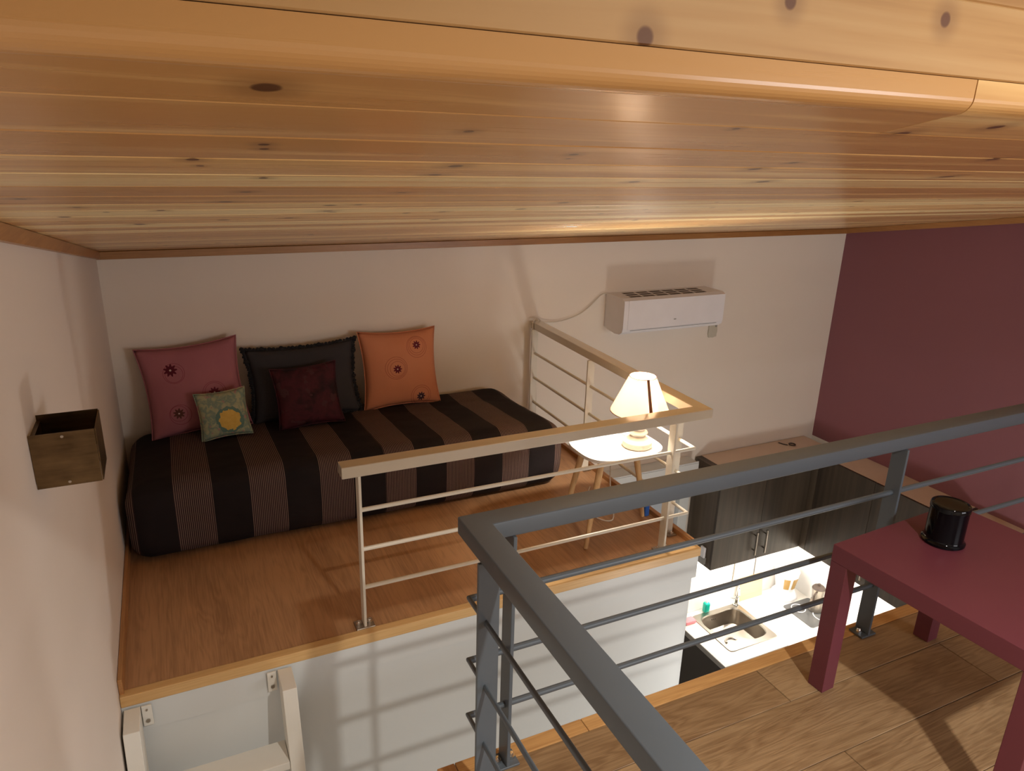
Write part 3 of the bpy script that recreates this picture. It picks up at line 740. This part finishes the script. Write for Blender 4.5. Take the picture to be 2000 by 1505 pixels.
# remote control in its holder on the cabinet side
rm = empty('remote_control', (XL - .02, -.21, -1.08)); tag(rm, 'white remote control in a holder on the side of the dark cabinet', 'remote control')
kid(rbox(MB(), (XL - .020, -.232, -1.155), (XL - .003, -.186, -1.035), .006, (4, 8, 12)), 'handset', M['plastic'], rm, True)
kid(MB().box((XL - .026, -.236, -1.165), (XL - .0225, -.182, -1.115), .001).box((XL - .0222, -.236, -1.165), (XL - .0008, -.2335, -1.115)).box((XL - .0222, -.1845, -1.165), (XL - .0008, -.182, -1.115)).box((XL - .0222, -.2333, -1.165), (XL - .0008, -.1847, -1.162)), 'holder', M['wtedge'], rm)
# base units and worktop
WT = -1.75
wk = MB()
SX0, SX1, SY0, SY1 = 3.590, 3.975, -.455, -.085   # basin opening
wk.box((3.425, SY1 + .012, WT - .038), (W - .002, -.0095, WT)); wk.box((3.425, -.60, WT - .038), (W - .002, SY0 - .012, WT))
wk.box((3.425, SY0 - .0119, WT - .038), (SX0 - .012, SY1 + .0119, WT)); wk.box((SX1 + .012, SY0 - .0119, WT - .038), (W - .002, SY1 + .0119, WT))
wk.box((4.0, -2.1, WT - .038), (W - .002, -.6001, WT))
wkt = wk.build('worktop', M['worktop']); tag(wkt, 'white kitchen worktop lit from above, running around the corner', 'worktop')
we = MB().box((3.420, -.602, WT - .040), (3.4245, -.0095, WT), .0005).box((3.4248, -.606, WT - .040), (3.998, -.6025, WT - .0003)).build('edge_strip', M['wtedge'], wkt)
bu = empty('base_cabinet', (3.7, -.3, GF)); tag(bu, 'dark base cabinet under the kitchen sink', 'kitchen cabinet')
kid(MB().box((3.432, -.55, GF + .1), (3.449, -.011, WT - .041)).box((3.45, -.56, GF + .1), (3.99, -.53, WT - .041)), 'carcass', M['kitbase'], bu)
kid(MB().box((3.44, -.50, GF + .0005), (3.99, -.10, GF + .0995)), 'plinth', M['kitbase'], bu)
for xa, xb in ((3.433, 3.715), (3.718, 3.99)): kid(MB().box((xa, -.58, GF + .105), (xb, -.5615, WT - .045), .001), 'door', M['kitbase'], bu)
bu2 = empty('base_cabinet', (4.3, -1.3, GF)); tag(bu2, 'dark base cabinet below the hob under the plum wall', 'kitchen cabinet')
kid(MB().box((4.03, -2.09, GF + .0005), (W - .003, -.61, WT - .041)), 'carcass', M['kitbase'], bu2)

# sink
sk = empty('kitchen_sink', (3.78, -.29, WT)); tag(sk, 'stainless steel kitchen sink with single basin set in the white worktop', 'sink')
def rr_pts(x0, x1, y0, y1, r, n=6):
    P_ = []
    for (cx_, cy_, a0) in ((x1 - r, y1 - r, 0), (x0 + r, y1 - r, PI / 2), (x0 + r, y0 + r, PI), (x1 - r, y0 + r, 1.5 * PI)):
        for k in range(n + 1): P_.append((cx_ + r * math.cos(a0 + k * PI / 2 / n), cy_ + r * math.sin(a0 + k * PI / 2 / n)))
    return P_
sb = MB(); loops = []
def radial(poly, c, n, smooth):
    rs = []
    for k in range(n):
        a = 2 * PI * k / n; dx, dy = math.cos(a), math.sin(a); best = 1e9
        for (x1, y1), (x2, y2) in zip(poly, poly[1:] + poly[:1]):
            ex, ey = x2 - x1, y2 - y1; den = dx * ey - dy * ex
            if abs(den) < 1e-9: continue
            t = ((x1 - c[0]) * ey - (y1 - c[1]) * ex) / den; u = ((x1 - c[0]) * dy - (y1 - c[1]) * dx) / den
            if t > 0 and -1e-6 <= u <= 1 + 1e-6: best = min(best, t)
        rs.append(best)
    for _ in range(smooth): rs = [(rs[k - 1] + 2 * rs[k] + rs[(k + 1) % n]) / 4 for k in range(n)]
    return rs
sc_ = (3.80, -.26); NR = 96
plate = [(3.560, -.500), (4.010, -.500), (4.010, -.056), (3.560, -.056)]
bas = [(3.600, -.105), (3.965, -.095), (3.978, -.440), (3.800, -.452), (3.700, -.335), (3.590, -.270)]
rp = radial(plate, sc_, NR, 1); rb = radial(bas, sc_, NR, 14)
for (rr_, sc2, z) in ((rp, 1, WT + .0012), (rp, .985, WT + .005), (rb, 1.02, WT + .0042), (rb, .99, WT - .004), (rb, .95, WT - .13), (rb, .80, WT - .150)):
    loops.append([sb.bm.verts.new((sc_[0] + rr_[k] * sc2 * math.cos(2 * PI * k / NR), sc_[1] + rr_[k] * sc2 * math.sin(2 * PI * k / NR), z)) for k in range(NR)])
fs = []
for A, B2 in zip(loops, loops[1:]):
    for k in range(len(A)): fs.append(sb.bm.faces.new((A[k], A[(k + 1) % len(A)], B2[(k + 1) % len(A)], B2[k])))
fs.append(sb.bm.faces.new(loops[-1])); sb._tag(fs); bmesh.ops.recalc_face_normals(sb.bm, faces=fs)
for f in fs: 
    if f.normal.z < -.5: f.normal_flip()
kid(sb, 'basin', M['steel'], sk, True)
kid(MB().lathe([(0, .002), (.030, .002), (.032, 0), (0, 0)], (3.82, -.25, WT - .1495), 24), 'plughole', M['chrome'], sk, True)
kid(MB().tube([(3.645 + .045 * math.cos(a) , -.41 + .035 * math.sin(a), WT + .007) for a in [PI * k / 12 for k in range(13)]], .008, 8), 'basket_lever', M['steel'], sk, True)
ov = MB()
for k in range(3): ov.tube([(3.72 + k * .016, -.112, WT - .032), (3.72 + k * .016, -.118, WT - .032)], .004, 8)
kid(ov, 'overflow_hole', M['ventdark'], sk)
tp = empty('kitchen_tap', (3.985, -.075, WT)); tag(tp, 'chrome mixer tap with swan-neck spout behind the sink basin', 'tap')
kid(MB().lathe([(0, 0), (.026, 0), (.026, .006), (.020, .010), (.018, .070), (.014, .078), (0, .078)], (3.985, -.075, WT + .0055), 24), 'body', M['chrome'], tp, True)
kid(MB().tube([(3.985, -.075, WT + .084), (3.982, -.08, WT + .16), (3.965, -.10, WT + .19), (3.93, -.14, WT + .19), (3.91, -.165, WT + .16)], .0095, 12), 'spout', M['chrome'], tp, True)
kid(MB().tube([(3.965, -.077, WT + .06), (3.915, -.08, WT + .085)], .007, 10), 'lever', M['chrome'], tp, True)

# things on the worktop
sp_ = empty('soap_bottle', (3.705, -.050, WT)); tag(sp_, 'small teal soap bottle behind the sink', 'bottle')
kid(rbox(MB(), (3.685, -.072, WT + .0008), (3.732, -.030, WT + .085), .012, (6, 6, 8)), 'bottle', M['teal'], sp_, True)
kid(MB().lathe([(0, 0), (.009, 0), (.009, .018), (0, .018)], (3.708, -.051, WT + .0853), 14), 'cap', M['plastic'], sp_, True)
sg = rbox(MB(), (3.46, -.135, WT + .0008), (3.55, -.075, WT + .028), .006, (8, 6, 4)).build('sponge', M['pink'], None, True); tag(sg, 'pink sponge on the worktop left of the sink', 'sponge')
pc2 = empty('picture', (4.09, 0, -1.5)); tag(pc2, 'pale grey framed print on the white kitchen wall behind the tap', 'picture')
kid(MB().box((3.975, -.014, -1.62), (3.983, -.0085, -1.40)).box((4.19, -.014, -1.62), (4.198, -.0085, -1.40)).box((3.9835, -.014, -1.62), (4.1895, -.0085, -1.612)).box((3.9835, -.014, -1.408), (4.1895, -.0085, -1.40)), 'frame', M['steel'], pc2)
kid(MB().box((3.984, -.011, -1.611), (4.189, -.0086, -1.409)), 'print', M['greypic'], pc2)
cbd = MB().box((0, 0, 0), (.24, .016, .19), .006, 3, Matrix.Translation((4.035, -.055, WT + .001)) @ Matrix.Rotation(-.14, 4, 'X')).build('chopping_board', M['board']); tag(cbd, 'light wooden chopping board leaning on the kitchen wall', 'chopping board')
hb_ = empty('hob', (4.40, -.42, WT)); tag(hb_, 'dark glass hob with rings on the worktop near the corner', 'hob')
kid(MB().prism(rr_pts(4.31, 4.585, -.53, -.235, .02), 2, WT + .0008, WT + .007), 'glass_plate', M['hob'], hb_)
for (hx2, hy2, r) in ((4.505, -.455, .075), (4.40, -.31, .055)):
    kid(MB().lathe([(r - .006, 0), (r, 0), (r, .002), (r - .006, .002), (r - .006, 0)], (hx2, hy2, WT + .0072), 32), 'ring', M['plastic'], hb_)
kt = empty('moka_pot', (4.515, -.375, WT)); tag(kt, 'steel coffee pot with dark lid standing on the hob', 'coffee pot')
kid(MB().lathe([(0, 0), (.052, 0), (.054, .004), (.046, .085), (.038, .095), (.040, .110), (.050, .185), (.050, .190), (0, .190)], (4.505, -.375, WT + .0105), 10), 'body', M['steel'], kt)
kid(MB().lathe([(0, .1905), (.050, .1905), (.040, .205), (.012, .212), (.010, .228), (0, .230)], (4.505, -.375, WT + .0108), 24), 'lid', M['ventdark'], kt, True)
kid(MB().tube([(4.460, -.395, WT + .185), (4.425, -.41, WT + .180), (4.420, -.412, WT + .11)], .007, 10), 'handle', M['ventdark'], kt, True)
tw = empty('lantern', (4.42, -.13, WT)); tag(tw, 'white flared appliance with amber glass windows in the worktop corner', 'kitchen appliance')
cxx, cyy = 4.43, -.125
kid(MB().lathe([(0, 0), (.098, 0), (.102, .006), (.100, .030), (.085, .050), (.070, .060), (0, .060)], (cxx, cyy, WT + .0008), 32), 'base', M['plastic'], tw, True)
kid(MB().lathe([(0, .0602), (.066, .0602), (.094, .215), (.096, .232), (.088, .236), (0, .236)], (cxx, cyy, WT + .001), 32), 'body', M['plastic'], tw, True)
aw = MB()
for a0 in (-2.55, -1.75):
    for k in range(4):
        a1 = a0 + k * .13; a2 = a1 + .13
        q = [(.0735, .100, a1), (.0735, .100, a2), (.0905, .195, a2), (.0905, .195, a1)]
        f1 = [aw.bm.verts.new((cxx + (r + .0015) * math.cos(a), cyy + (r + .0015) * math.sin(a), WT + z)) for r, z, a in q]
        f2 = [aw.bm.verts.new((cxx + (r + .0035) * math.cos(a), cyy + (r + .0035) * math.sin(a), WT + z)) for r, z, a in q]
        aw.bm.faces.new(f2); aw.bm.faces.new(f1[::-1])
        for i in range(4): aw.bm.faces.new((f1[i], f1[(i + 1) % 4], f2[(i + 1) % 4], f2[i]))
kid(aw, 'glass_window', M['amber'], tw)
# wire hook with ring lying on top of the cabinets
kh = MB().tube([(4.205, -.045, CT + .004), (4.217, -.080, CT + .004), (4.235, -.105, CT + .004)], .004, 8)
kh.tube([(4.272 + .022 * math.cos(k * PI / 10), -.112 + .022 * math.sin(k * PI / 10), CT + .006) for k in range(22)], .0045, 8, False)
kh = kh.build('key_ring', M['ventdark'], None, True); tag(kh, 'small dark hook with a ring lying on top of the kitchen cabinets', 'key ring')
